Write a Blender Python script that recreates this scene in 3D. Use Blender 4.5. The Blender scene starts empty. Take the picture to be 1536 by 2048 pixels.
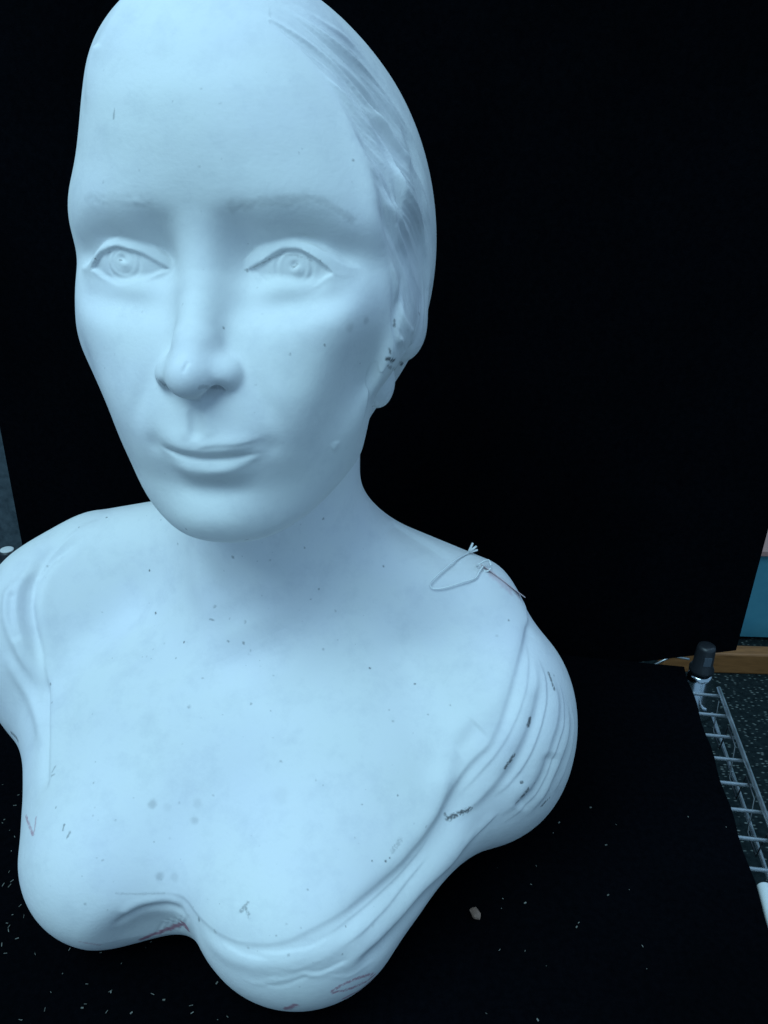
import bpy, bmesh, math, random
import numpy as np
from mathutils import Matrix, Vector

# ------------------------------------------------------------------ camera
FPX, CX, CY = 1671.0, 768.0, 1024.0            # focal length and centre in pixels of a 1536 x 2048 frame
CAMH = 42.0                                     # camera height over the shelf, cm
_dn = np.array([-104.0, 3327.0, FPX]); _dn /= np.linalg.norm(_dn)
_zc = np.array([0, 0, 1.0])
_Y = _zc - (_zc @ _dn) * _dn; _Y /= np.linalg.norm(_Y)
_Z = -_dn
_X = np.cross(_Y, _Z)
W2C = np.stack([_X, _Y, _Z], 1)                 # world -> camera (x right, y down, z forward)
CAM = np.array([0, 0, CAMH])
def ray(u, v):
    return W2C.T @ np.array([(u - CX) / FPX, (v - CY) / FPX, 1.0])
def at_z(u, v, z):
    d = ray(u, v); return CAM + d * ((z - CAMH) / d[2])
def at_y(u, v, y):
    d = ray(u, v); return CAM + d * (y / d[1])
def to_px(p):
    c = (np.asarray(p) - CAM) @ W2C.T
    return np.stack([CX + FPX * c[..., 0] / c[..., 2], CY + FPX * c[..., 1] / c[..., 2]], -1)

sc = bpy.context.scene
cam = bpy.data.cameras.new('camera'); camo = bpy.data.objects.new('camera', cam)
sc.collection.objects.link(camo); sc.camera = camo
Rb = np.stack([W2C[0], -W2C[1], -W2C[2]], 1)    # columns: cam right, up, back in world
m4 = Matrix([[*Rb[0], 0], [*Rb[1], 0], [*Rb[2], CAMH * .01], [0, 0, 0, 1]])
camo.matrix_world = m4
cam.sensor_fit = 'VERTICAL'; cam.sensor_height = 24.0; cam.lens = 24.0 * FPX / 2048
cam.clip_start = .01; cam.clip_end = 50

# ------------------------------------------------------------------ light
w = bpy.data.worlds.new('World'); sc.world = w; w.use_nodes = True
bg = w.node_tree.nodes['Background']; bg.inputs[0].default_value = (.335, .62, .93, 1); bg.inputs[1].default_value = .52
def area(name, loc, target, size, power, col):
    l = bpy.data.lights.new(name, 'AREA'); l.shape = 'RECTANGLE'; l.size, l.size_y = size; l.energy = power; l.color = col
    o = bpy.data.objects.new(name, l); sc.collection.objects.link(o)
    o.location = loc
    o.rotation_euler = (Vector(target) - Vector(loc)).to_track_quat('-Z', 'Y').to_euler()
    return o
area('ceiling_light_panel', (-.90, -.62, 2.2), (-.06, .34, .15), (1.8, 1.5), 52, (.44, .735, .87))
area('far_fill_light', (1.05, 1.1, 1.95), (.2, .45, .1), (2.2, 2.2), 16, (.46, .72, 1.0))  # unseen fill lamp, added to brighten the wires and the bust's right side
sc.view_settings.view_transform = 'Standard'; sc.view_settings.look = 'None'
sc.view_settings.exposure = 0; sc.view_settings.gamma = 1

# ------------------------------------------------------------------ helpers: tags and materials
def tag(o, label=None, cat=None, group=None, kind=None):
    if label: o['label'] = label
    if cat: o['category'] = cat
    if group: o['group'] = group
    if kind: o['kind'] = kind
    return o
def link(o, parent=None):
    sc.collection.objects.link(o)
    if parent: o.parent = parent
    return o
def mat(name, col=(.5, .5, .5), rough=.6, metal=0.0, spec=.5):
    m = bpy.data.materials.new(name); m.use_nodes = True
    b = m.node_tree.nodes['Principled BSDF']
    b.inputs['Base Color'].default_value = (*col, 1); b.inputs['Roughness'].default_value = rough
    b.inputs['Metallic'].default_value = metal; b.inputs['Specular IOR Level'].default_value = spec
    return m

# ------------------------------------------------------------------ the bust: an implicit surface
def sst(a, b, x):
    t = np.clip((x - a) / (b - a), 0, 1); return t * t * (3 - 2 * t)
def smin(a, b, k):
    h = np.clip(.5 + .5 * (b - a) / k, 0, 1); return b + (a - b) * h - k * h * (1 - h)
def smax(a, b, k): return -smin(-a, -b, k)
def ell(p, c, r):
    q = (p - np.asarray(c, float)); r = np.asarray(r, float)
    k0 = np.sqrt(((q / r) ** 2).sum(-1)) + 1e-9; k1 = np.sqrt(((q / r ** 2) ** 2).sum(-1)) + 1e-9
    return k0 * (k0 - 1) / k1
def caps(p, a, b, ra, rb):
    a = np.asarray(a, float); b = np.asarray(b, float); ba = b - a
    h = np.clip(((p - a) @ ba) / (ba @ ba), 0, 1)
    return np.sqrt(((p - a - h[:, None] * ba) ** 2).sum(-1)) - (ra + (rb - ra) * h)
def G(x, z, x0, z0, sx, sz, rot=0):
    dx, dz = x - x0, z - z0
    if rot:
        c, s = math.cos(rot), math.sin(rot); dx, dz = c * dx + s * dz, -s * dx + c * dz
    return np.exp(-.5 * ((dx / sx) ** 2 + (dz / sz) ** 2))
class Curve:
    def __init__(s, pts, sig=.5):
        pts = sorted(pts); xs = np.array([q[0] for q in pts], float); ys = np.array([q[1] for q in pts], float)
        s.t = np.linspace(xs[0] - 3, xs[-1] + 3, 800)
        y = np.interp(s.t, xs, ys); st = s.t[1] - s.t[0]
        n = int(3 * sig / st) + 1; k = np.exp(-.5 * (np.arange(-n, n + 1) * st / sig) ** 2); k /= k.sum()
        s.v = np.convolve(np.pad(y, n, mode='edge'), k, 'valid')
    def __call__(s, x): return np.interp(x, s.t, s.v)

def rx(a): c, s = math.cos(a), math.sin(a); return np.array([[1, 0, 0], [0, c, -s], [0, s, c]])
def ry(a): c, s = math.cos(a), math.sin(a); return np.array([[c, 0, s], [0, 1, 0], [-s, 0, c]])
def rz(a): c, s = math.cos(a), math.sin(a); return np.array([[c, -s, 0], [s, c, 0], [0, 0, 1]])
# head frame: x to the picture's right, y out of the face, z up, origin between the eyes (cm)
_A = rz(math.radians(-.88)) @ rx(math.radians(20)) @ ry(math.radians(11)) @ np.array([[1, 0, 0], [0, 0, -1], [0, -1, 0]], float)
H2W = W2C.T @ _A
HO = W2C.T @ np.array([-7.28, -10.35, 34.89]) + CAM
def to_head(p): return (p - HO) @ H2W
def head_w(q): return np.asarray(q, float) @ H2W.T + HO
# torso frame: x right, y out of the chest, z up, origin under the pit of the neck
TY = math.radians(11)
T2W = np.array([[math.cos(TY), -math.sin(TY), 0], [-math.sin(TY), -math.cos(TY), 0], [0, 0, 1]])
TO = np.array([-7.7, 35.6, 0])
def to_torso(p): return (p - TO) @ T2W
def torso_w(q): return np.asarray(q, float) @ T2W.T + TO

W_ = Curve([(13, 1.5), (12, 3.0), (10.6, 4.3), (9.3, 5.5), (8, 6.15), (6.5, 6.6), (4.7, 7.25), (3, 7.95), (1.8, 8.05), (.4, 7.85), (-1.2, 8.1), (-2.6, 8.15),
            (-3.8, 7.8), (-4.9, 7.2), (-6.4, 6.35), (-7.9, 5.85), (-9.4, 5.4), (-10.5, 4.8), (-11.6, 4.0), (-12.4, 3.5), (-13, 2.8)], .45)
M_ = Curve([(13, -4), (12, -2.5), (10, -.9), (8.5, .2), (6.5, 1.2), (5, 1.5), (3.5, 1.55), (2.4, 1.48), (1.2, 1.12), (0, .82), (-2, 1.3), (-4, 1.9),
            (-5.3, 2.45), (-6.5, 2.65), (-8, 2.4), (-9, 2.05), (-10.5, 2.2), (-11.5, 1.9), (-12.2, 1.3), (-13, .2)], .4)
BROW = Curve([(0, 2.2), (1.2, 2.4), (2.4, 2.5), (3.5, 2.58), (4.5, 2.62), (5.1, 2.5), (5.85, 2.05), (6.3, 1.7), (7.2, .8)], .3)
# eyes: centre, then lid edges (u runs from the nose outward, v up); the two eyes differ a little
EYES = {1: ((3.5, -.10), Curve([(-1.95, -.16), (-1.75, -.12), (-1.16, .12), (-.23, .66), (.54, .64), (1.2, .26), (1.7, -.2), (2.0, -.4)], .13),
            Curve([(-1.95, -.16), (-1.6, -.22), (-1.0, -.58), (-.05, -.92), (.7, -.92), (1.34, -.52), (1.7, -.24), (2.0, -.4)], .13), (3.73, -.14), Curve([(-2.2, .1), (-1.82, .38), (-1.37, .76), (-.22, 1.2), (.96, .94), (1.6, .5), (1.96, .2), (2.4, -.1)], .2)),
        -1: ((3.62, .03), Curve([(-1.95, -.2), (-1.73, -.18), (-.83, .40), (.33, .70), (1.21, .40), (1.6, -.1), (1.9, -.3)], .13),
             Curve([(-1.95, -.2), (-1.6, -.24), (-.84, -.58), (.32, -.85), (1.2, -.50), (1.6, -.14), (1.9, -.3)], .13), (3.74, .13), Curve([(-2.2, .0), (-1.75, .26), (-1.2, .86), (-.12, 1.21), (1.07, .8), (1.62, .25), (2.1, -.2)], .2))}

def f_head(p):
    x, y, z = p[:, 0], p[:, 1], p[:, 2]
    xo = -.6 * sst(3.5, 10, z); axs = np.abs(x - xo); ax = np.abs(x)
    W, M = W_(z), M_(z); yc = -6.0 + 2.6 * sst(0, -6, z); d = np.where(y > yc, np.maximum(M - yc, 1.0), 6.5 - 2.2 * sst(0, -6, z)); n = 2.25 + .45 * np.exp(-((z - .3) / 2.6) ** 2)
    k = ((axs / W) ** n + (np.abs(y - yc) / d) ** n + 1e-9) ** (1 / n)
    face = (k - 1) * np.minimum(W, np.maximum(M - yc, 1.0)) * .98
    face = smax(face, z - 12.2, 2.5)
    face = smax(face, (y - 1.0) * -.34 + (z + 12.55) * -.94, 1.6)
    fm = sst(-5.5, -2.5, y)
    zb = BROW(ax); dz = z - zb
    bm = sst(.5, 1.7, ax) * sst(6.6, 4.4, ax)
    D = .06 * np.where(dz > 0, np.exp(-.5 * (dz / .7) ** 2), np.exp(-.5 * (dz / .40) ** 2)) * bm
    D += -.05 * G(x, z, 0, 2.3, .6, .8) + .16 * np.where(x > 0, 1, 0) * G(ax, z, 6.4, 1.15, .8, .8)
    D += -.42 * G(ax, z, 3.5, .80, 1.45, .62) - .55 * G(ax, z, 1.65, .55, .6, .95) - .24 * G(ax, z, 5.6, .2, .55, .5, -.35)
    D += -.40 * G(ax, z, 3.7, -1.55, 1.35, .45, .10) - .2 * G(ax, z, 2.0, -1.0, .5, .7)
    D += -.60 * np.exp(-((ax - 3.2) / 1.7) ** 4 - ((z + .0) / .75) ** 2)
    D += .12 * G(ax, z, 6.1, -1.5, .9, .6, .5) + .30 * G(ax, z, 5.4, -2.2, 1.5, 1.0, -.45) + .30 * G(ax, z, 3.6, -3.5, 1.4, 1.3)
    D += -.80 * np.where(x > 0, 1, .25) * G(ax, z, 6.05, -4.6, .55, 1.7, -.40) - .12 * G(x, z, 4.6, -7.8, .6, .9, -.3)
    D += -.18 * G(x, z, 4.4, -9.9, 1.1, 1.2, -.5) - .10 * G(ax, z, 2.6, -10.2, .7, .8) + .10 * np.where(x > 0, 1, 0) * G(ax, z, 6.9, -5.6, .5, 1.8, -.3)
    D += -.16 * G(ax, z, 2.6, -5.2, .32, .9, .38)
    D += .28 * G(x, z, 0, -6.7, 2.2, 1.5)
    # mouth
    xm = x - .2; am = np.abs(xm) * np.where(xm > 0, 1, 1.14)
    zm = -7.66 + np.where(xm > 0, .28, .52) * (am / 2.6) ** 1.8
    tu = sst(2.6, 1.0, am); tl = sst(2.3, .7, am)
    t = z - zm
    D += .25 * np.where(t > .46, np.exp(-.5 * ((t - .46) / .42) ** 2), np.exp(-.5 * ((t - .46) / .22) ** 2)) * tu
    D += -.10 * np.exp(-.5 * (t / .08) ** 2) * sst(2.5, 1.5, am)
    D += .33 * np.where(t > -.6, np.exp(-.5 * ((t + .6) / .38) ** 2), np.exp(-.5 * ((t + .6) / .36) ** 2)) * tl
    D += -.20 * G(xm, z, .15, -9.2, .85, .28)
    D += -.08 * G(am, z, 2.7, -7.2, .3, .30)
    pm = sst(-6.95, -6.4, z) * sst(-5.1, -5.6, z)
    D += (-.08 * np.exp(-.5 * (x / .2) ** 2) + .04 * np.exp(-.5 * ((ax - .42) / .2) ** 2)) * pm
    D += .28 * G(x, z, 0, -10.7, 1.5, .9)
    face = face - D * fm
    # cranium with the hair mass
    cr = ell(p, (0, -9, .5), (8.3, 8.4, 11.0))
    face = smin(face, cr, .9)
    m = np.where((x > 4) & (z < 0) & (z > -10) & (y < -2))[0]
    if len(m):
        pm_ = p[m]; fa = face[m] + .30 * G(y[m], z[m], -6.5, -6.6, 2.2, 1.2) * sst(4, 5.5, x[m])
        fa = smin(fa, ell(pm_, (6.95, -6.8, -3.2), (1.25, 2.0, 1.9)), .5)
        face[m] = smin(fa, ell(pm_, (5.95, -5.6, -5.8), (.85, 1.1, 1.4)), .3)
    # eyes
    q = p.copy(); q[:, 0] = ax
    for s, (ec, LU, LL, ic, CR) in EYES.items():
        m = np.where((x * s > 1.0) & (x * s < 6.4) & (np.abs(z) < 2.4) & (y > -3))[0]
        if not len(m): continue
        qm = q[m]; u = qm[:, 0] - ec[0]; v = qm[:, 2] - ec[1]
        e = ell(qm, (ec[0] - .05, -.97, ec[1]), (2.25, 1.30, 1.6))
        up, lo = LU(u), LL(u)
        out = np.maximum(v - up, lo - v) + .16 * sst(1.6, 2.0, np.abs(u))
        lid = sst(-.10, .12, out)
        ir = np.sqrt((qm[:, 0] - ic[0]) ** 2 + (qm[:, 2] - ic[1]) ** 2); iu, iv = qm[:, 0] - ic[0], qm[:, 2] - ic[1]
        eye_d = -.06 * np.exp(-.5 * ((ir - .74) / .06) ** 2) - .045 * np.exp(-.5 * ((ir - .46) / .06) ** 2) - .05 * sst(.44, .30, ir) + .09 * G(iu * s, iv, .14, -.12, .17, .17) - .13 * G(iu, iv, .02, .12, .11, .07, .5)
        th = np.where(v > up, .21, .20)
        e = e - lid * (th - .10 * np.clip(out - .15, 0, 1.0)) - (1 - lid) * eye_d
        e = e + .8 * sst(-.06, .42, v - CR(u))
        face[m] = smin(face[m], e, .16 + .4 * sst(.9, 1.9, u) + .15 * sst(-.5, -1.2, v))
    # nose
    nose = caps(p, (0, .15, 1.2), (0, .85, -.9), .70, .76)
    nose = smin(nose, caps(p, (0, .85, -.9), (0, 2.2, -3.0), .76, .86), .2)
    nose = smin(nose, caps(p, (0, 2.2, -3.0), (0, 3.08, -4.0), .86, .88), .3)
    al = ell(q, (.98, 1.95, -4.2), (.90, 1.15, .82))
    pl = (y - 2.0) * .72 - (z + 5.4) * .69
    nose = smin(nose, smax(al, pl, .15), .7)
    nose = smin(nose, ell(p, (0, 3.15, -4.2), (.78, .84, .74)), .4)
    nose = smin(nose, caps(p, (0, 2.3, -5.0), (0, 2.95, -4.45), .36, .5), .25)
    nose = smax(nose, -ell(q, (.76, 2.62, -4.78), (.46, .58, .46)), .16)
    face = smin(face, nose, 1.05 - .83 * sst(-2.2, -3.9, z))
    return face

def f_torso(p):
    q = p.copy(); q[:, 0] = np.abs(p[:, 0])
    c, s = math.cos(.78), math.sin(.78)
    t = p - np.array([0, -.5, 8.0]); t = np.stack([t[:, 0], c * t[:, 1] + s * t[:, 2], -s * t[:, 1] + c * t[:, 2]], 1)
    f = ell(t, (0, 0, 0), (12.5, 5.2, 8.8))
    f = smin(f, ell(q, (0, -8.5, 9), (12.5, 6.0, 8.5)), 2.0)
    f = smin(f, caps(q, (0, -9.0, 18.2), (11.5, -8.0, 15.5), 3.1, 2.8), 3.0)
    f = smin(f, ell(p, (13.4, -6.0, 8.2), (5.2, 5.8, 7.3)), 2.5)
    f = smin(f, ell(p, (-13.9, -6.0, 9.6), (5.3, 5.6, 7.4)), 2.5)
    f = smin(f, ell(p, (5.0, 4.6, 4.6), (5.6, 5.6, 5.1)), 2.6)
    f = smin(f, ell(p, (-5.6, 3.9, 4.6), (5.1, 5.5, 5.0)), 2.2)
    f = smin(f, caps(q, (13.5, -5, 6.8), (8.2, 1.5, 5.0), 3.3, 3.4), 2.0)
    f = smin(f, ell(q, (0, -10, 4), (9, 6, 6)), 3)
    f = smax(f, -caps(p, (-2.2, 12.0, -2.5), (-1.9, 9.3, 3.2), 3.6, 1.5), 2.0)
    return smax(f, -(p[:, 2] - .05), .3)

NECK_A = torso_w((0, -7.2, 13.5)); NECK_B = head_w((0, -7.2, -7.0))
def F(P):
    """signed field of the whole bust, world cm"""
    f = np.full(len(P), 9.0)
    m = P[:, 2] < 27; 
    if m.any(): f[m] = f_torso(to_torso(P[m]))
    nk = caps(P, NECK_A, NECK_B, 5.0, 4.6)
    f = smin(f, nk, 3.2)
    m = P[:, 2] > 18
    if m.any(): f[m] = smin(f[m], f_head(to_head(P[m])), 1.1)
    return f

def surface_nets(lo, hi, h, step=3):
    n = np.ceil((hi - lo) / (h * step)).astype(int)
    cs = [lo[i] + np.arange(n[i] + 1) * h * step for i in range(3)]
    g = np.stack(np.meshgrid(*cs, indexing='ij'), -1).reshape(-1, 3)
    fc = F(g).reshape(n + 1)
    near = np.abs(fc) < h * step * 2.2
    nf = n * step + 1
    fine = np.repeat(np.repeat(np.repeat(fc, step, 0), step, 1), step, 2)[:nf[0], :nf[1], :nf[2]].copy()
    mk = near[:-1, :-1, :-1].copy()
    for a in (0, 1):
        for b in (0, 1):
            for c in (0, 1): mk |= near[a:n[0] + a, b:n[1] + b, c:n[2] + c]
    mf = np.zeros(nf, bool)
    r = np.repeat(np.repeat(np.repeat(mk, step, 0), step, 1), step, 2)
    for a in (0, 1):
        for b in (0, 1):
            for c in (0, 1): mf[a:a + r.shape[0], b:b + r.shape[1], c:c + r.shape[2]] |= r
    idx = np.argwhere(mf); fine[mf] = F(lo + idx * h)
    s = fine < 0
    c8 = [s[a:nf[0] - 1 + a, b:nf[1] - 1 + b, c:nf[2] - 1 + c] for a in (0, 1) for b in (0, 1) for c in (0, 1)]
    cnt = sum(c.astype(np.int8) for c in c8)
    act = (cnt > 0) & (cnt < 8)
    vid = np.full(act.shape, -1, np.int64); ai = np.argwhere(act); vid[act] = np.arange(len(ai))
    acc = np.zeros((len(ai), 3)); num = np.zeros(len(ai))
    offs = [(a, b, c) for a in (0, 1) for b in (0, 1) for c in (0, 1)]
    for i, A in enumerate(offs):
        for Bo in offs[i + 1:]:
            if sum(abs(A[k] - Bo[k]) for k in range(3)) != 1: continue
            fa = fine[tuple((ai + A).T)]; fb = fine[tuple((ai + Bo).T)]
            m = (fa < 0) != (fb < 0)
            t = np.where(m, fa / np.where(m, fa - fb, 1), 0)[:, None]
            acc += np.where(m[:, None], np.array(A) + t * (np.array(Bo) - np.array(A)), 0); num += m
    V = lo + (ai + acc / num[:, None]) * h
    Q = []
    for ax_ in range(3):
        o = [0, 0, 0]; o[ax_] = 1
        a = s[:nf[0] - o[0], :nf[1] - o[1], :nf[2] - o[2]]; b = s[o[0]:, o[1]:, o[2]:]
        e = np.argwhere(a != b); e = e[(e > 0).all(1) & (e[:, 0] < nf[0] - 1) & (e[:, 1] < nf[1] - 1) & (e[:, 2] < nf[2] - 1)]
        u, w_ = (ax_ + 1) % 3, (ax_ + 2) % 3
        du = np.zeros(3, int); du[u] = 1; dw = np.zeros(3, int); dw[w_] = 1
        quad = np.stack([vid[tuple(e.T)], vid[tuple((e - du).T)], vid[tuple((e - du - dw).T)], vid[tuple((e - dw).T)]], 1)
        ins = s[tuple(e.T)]
        quad = np.where(ins[:, None], quad, quad[:, ::-1]); Q.append(quad)
    Q = np.concatenate(Q); Q = Q[(Q >= 0).all(1)]
    return V, Q

def vnormals(V, Q):
    n = np.cross(V[Q[:, 2]] - V[Q[:, 0]], V[Q[:, 3]] - V[Q[:, 1]])
    N = np.zeros_like(V)
    for k in range(4):
        for c in range(3): N[:, c] += np.bincount(Q[:, k], n[:, c], len(V))
    return N / (np.linalg.norm(N, axis=1)[:, None] + 1e-12)
def relax(V, Q, it=1, lam=.5, mask=None):
    for _ in range(it):
        acc = np.zeros_like(V); cnt = np.zeros(len(V))
        for k in range(4):
            for a in (Q[:, (k + 1) % 4], Q[:, (k + 3) % 4]):
                for c in range(3): acc[:, c] += np.bincount(Q[:, k], V[a][:, c], len(V))
                cnt += np.bincount(Q[:, k], minlength=len(V))
        d = acc / np.maximum(cnt, 1)[:, None] - V
        V = V + lam * (d if mask is None else d * mask[:, None])
    return V
def project(V, Q, it=2, cap=.25):
    sel = np.arange(len(V)); e = .02; V = V.copy()
    for k in range(it):
        N = vnormals(V, Q)[sel]; P = V[sel]
        f0 = F(P); f1 = F(P + N * e); g = np.clip((f1 - f0) / e, .35, 3)
        d = np.clip(f0 / g, -cap, cap); V[sel] = P - N * d[:, None]
        sel = sel[np.abs(d) > .004]
        if not len(sel): break
    return V
def subdivide(V, Q, keep=None):
    n = len(V)
    rest = Q[:0] if keep is None else Q[~keep]
    Q = Q if keep is None else Q[keep]
    E = np.stack([Q, np.roll(Q, -1, 1)], -1).reshape(-1, 2); E.sort(1)
    key = E[:, 0] * n + E[:, 1]; uq, inv = np.unique(key, return_inverse=True)
    em = (V[uq // n] + V[uq % n]) / 2; fm = V[Q].mean(1)
    ei = (n + inv).reshape(-1, 4); fi = n + len(uq) + np.arange(len(Q))
    V2 = np.concatenate([V, em, fm])
    Q2 = np.concatenate([np.stack([Q[:, k], ei[:, k], fi, ei[:, (k + 3) % 4]], 1) for k in range(4)] + [rest])
    return V2, Q2

LEVELS = 2
V, Q = surface_nets(np.array([-30., 20., -1.]), np.array([18., 58., 50.]), .25)
V = relax(V, Q, 1, .4); V = project(V, Q, 2)
V0, Q0 = V, Q
for lv in range(LEVELS):
    keep = None
    if lv > 0:
        fn = np.cross(V[Q[:, 2]] - V[Q[:, 0]], V[Q[:, 3]] - V[Q[:, 1]]); fn /= np.linalg.norm(fn, axis=1)[:, None] + 1e-9
        vd = CAM - V[Q].mean(1); vd /= np.linalg.norm(vd, axis=1)[:, None]; keep = (fn * vd).sum(1) > -.3
    V, Q = subdivide(V, Q, keep); V = relax(V, Q, 1, .3); V = project(V, Q, 2)

# ------------------------------------------------------------------ carving: strokes cut into or laid onto the surface
from mathutils.bvhtree import BVHTree
from mathutils.noise import noise as mnoise
BV = BVHTree.FromPolygons([tuple(v) for v in V0.tolist()], Q0.tolist())
def hit(u, v):
    d = ray(u, v); r = BV.ray_cast(Vector(CAM), Vector(d / np.linalg.norm(d)))
    return None if r[0] is None else np.array(r[0])
def chain(px, step=10):
    out = []
    for (a, b), (c, d) in zip(px, px[1:]):
        n = max(1, int(math.hypot(c - a, d - b) / step))
        for i in range(n): out.append((a + (c - a) * i / n, b + (d - b) * i / n))
    out.append(px[-1])
    out = np.array(out, float)
    if len(out) > 4:
        k = out.copy(); k[1:-1] = (out[:-2] + 2 * out[1:-1] + out[2:]) / 4; out = k
    P = [hit(*q) for q in out]
    return np.array([p for p in P if p is not None])
def stroke(px, A, wp, wn=None, taper=(.15, .15), step=12):
    """displace along the normal next to a line: wp = width on its right side going down, wn = on the other side"""
    global V
    wn = wp if wn is None else wn
    C = chain(px, step)
    if len(C) < 2: return
    R = 3 * max(wp, wn)
    lo, hi = C.min(0) - R, C.max(0) + R
    idx = box_idx(lo, hi); idx = idx[NV[idx] @ (CAM - C.mean(0)) > 0]
    if not len(idx): return
    P = VB[idx]; best = np.full(len(idx), 1e9); sd = np.zeros(len(idx)); tt = np.zeros(len(idx))
    seg = C[1:] - C[:-1]; L = np.linalg.norm(seg, axis=1) + 1e-9; cum = np.concatenate([[0], np.cumsum(L)])
    for i in range(len(seg)):
        near = np.where((np.abs(P - (C[i] + C[i + 1]) / 2) < R + L[i]).all(1))[0]
        if not len(near): continue
        q = P[near] - C[i]; h = np.clip(q @ seg[i] / L[i] ** 2, 0, 1); dv = q - h[:, None] * seg[i]
        d = np.linalg.norm(dv, axis=1); s_ = np.einsum('ij,ij->i', np.cross(NV[idx[near]], seg[i] / L[i]), dv)
        m = d < best[near]; j = near[m]
        best[j] = d[m]; sd[j] = np.sign(s_[m]); tt[j] = (cum[i] + h[m] * L[i]) / cum[-1]
    w_ = np.where(sd > 0, wp, wn)
    dd = A * np.exp(-.5 * (best / w_) ** 2)
    if taper[0] > 0: dd = dd * sst(0, taper[0], tt)
    if taper[1] > 0: dd = dd * sst(1, 1 - taper[1], tt)
    V[idx] += NV[idx] * dd[:, None]
NV = vnormals(V, Q); VB = V.copy()
VO = np.argsort(VB[:, 2]); VZ = VB[VO, 2]
def box_idx(lo, hi):
    i = VO[np.searchsorted(VZ, lo[2]):np.searchsorted(VZ, hi[2])]; p = VB[i]
    return i[(p[:, 0] > lo[0]) & (p[:, 0] < hi[0]) & (p[:, 1] > lo[1]) & (p[:, 1] < hi[1])]
def lerp_line(a, b, t, n=14):
    def rs(p):
        p = np.array(p, float); l = np.concatenate([[0], np.cumsum(np.hypot(*np.diff(p, axis=0).T))])
        u = np.linspace(0, l[-1], n); return np.stack([np.interp(u, l, p[:, 0]), np.interp(u, l, p[:, 1])], 1)
    return rs(a) * (1 - t) + rs(b) * t

# drapery, right side: stepped folds of the sleeve and the neckline
stroke([(1049, 1236), (1038, 1291), (1024, 1342), (1010, 1392), (994, 1442), (972, 1488), (944, 1512), (919, 1541), (897, 1575), (879, 1620), (858, 1662), (822, 1702)], .17, .18, .9, (.0, .3))
stroke([(1058, 1250), (1048, 1300), (1034, 1345), (1020, 1395), (1004, 1445), (984, 1490)], -.14, .5, .3, (.1, .3))
stroke([(1060, 1290), (1069, 1356), (1062, 1410), (1047, 1456), (1033, 1488), (1008, 1535), (979, 1567), (947, 1603), (922, 1624), (890, 1650)], .19, .24, .75, (.25, .25))
stroke([(1072, 1360), (1070, 1410), (1057, 1456), (1043, 1492), (1018, 1540), (989, 1575)], -.12, .55, .3, (.2, .2))
stroke([(1090, 1330), (1108, 1380), (1112, 1410), (1108, 1445), (1092, 1492), (1078, 1539), (1060, 1572), (1025, 1608), (980, 1640)], .16, .24, .7, (.25, .25))
stroke([(1100, 1500), (1086, 1545), (1068, 1580), (1030, 1618)], -.16, .5, .3)
stroke([(1130, 1395), (1136, 1440), (1130, 1480), (1112, 1530), (1085, 1590), (1045, 1640)], .16, .2, .5, (.3, .3))
stroke([(947, 1405), (922, 1456), (901, 1500), (888, 1550), (873, 1600)], .14, .35, .5, (.3, .2))
stroke([(905, 1500), (930, 1480), (962, 1450)], -.12, .4)
stroke([(912, 1530), (893, 1565), (873, 1627), (842, 1674), (799, 1725), (741, 1775), (682, 1821), (623, 1853), (577, 1876), (537, 1884), (479, 1880), (436, 1860), (401, 1829), (373, 1790), (345, 1780), (300, 1780), (238, 1787)], .08, .14, .9, (.1, .15))
stroke([(930, 1545), (905, 1600), (888, 1640), (855, 1690), (812, 1742), (752, 1793), (692, 1840), (632, 1872)], -.30, .75, .35, (.2, .3))
stroke([(960, 1640), (897, 1722), (838, 1778), (791, 1834), (741, 1885), (694, 1924), (640, 1950)], .26, .30, .7, (.2, .3))
stroke([(905, 1738), (850, 1790), (803, 1846), (753, 1897), (706, 1936)], -.18, .45, .3)
stroke([(393, 1840), (420, 1883), (459, 1914), (514, 1930), (584, 1926), (647, 1910), (702, 1871), (760, 1810), (820, 1745)], .13, .35, .35, (.2, .3))
stroke([(225, 1854), (260, 1830), (293, 1815), (345, 1810), (375, 1830)], -.12, .25)
stroke([(235, 1832), (275, 1806), (330, 1796), (365, 1806)], .10, .25)
for k in range(9):
    t = k / 8
    stroke([(330 + 50 * t, 1842 - 14 * t), (318 + 46 * t, 1862 - 10 * t), (300 + 46 * t, 1882 - 8 * t)], .035 * (1 if k % 2 else -1), .09)
for k in range(16):
    random.seed(k); a0 = random.uniform(0, 1)
    x0 = 450 + 330 * a0; y0 = 1945 - 20 * a0 + random.uniform(-12, 30)
    stroke([(x0, y0), (x0 + 40, y0 + 4), (x0 + 95, y0 - 14 - 25 * a0)], random.uniform(-.03, .03), .09)
for ln, A in [([(1052, 1262), (1056, 1320), (1048, 1380), (1032, 1430), (1010, 1475), (985, 1512), (955, 1545), (925, 1580), (900, 1615)], .07),
              ([(1070, 1300), (1088, 1352), (1090, 1405), (1080, 1450), (1062, 1500), (1040, 1540), (1012, 1572), (970, 1605)], .08),
              ([(1112, 1345), (1126, 1400), (1124, 1450), (1108, 1500), (1092, 1548), (1070, 1590), (1035, 1625), (990, 1655)], .07),
              ([(1140, 1400), (1148, 1450), (1142, 1500), (1125, 1550), (1100, 1600)], .06), ([(1000, 1620), (960, 1660), (915, 1700)], .06),
              ([(880, 1650), (845, 1700), (800, 1752), (740, 1805), (680, 1850), (620, 1885)], .06), ([(870, 1700), (825, 1750), (775, 1810), (720, 1862), (660, 1905)], .06),
              ([(500, 1905), (560, 1908), (620, 1898), (680, 1868)], .05), ([(440, 1885), (490, 1912), (550, 1922)], .05)]:
    stroke(ln, A, .07, .28, (.25, .3))
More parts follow.
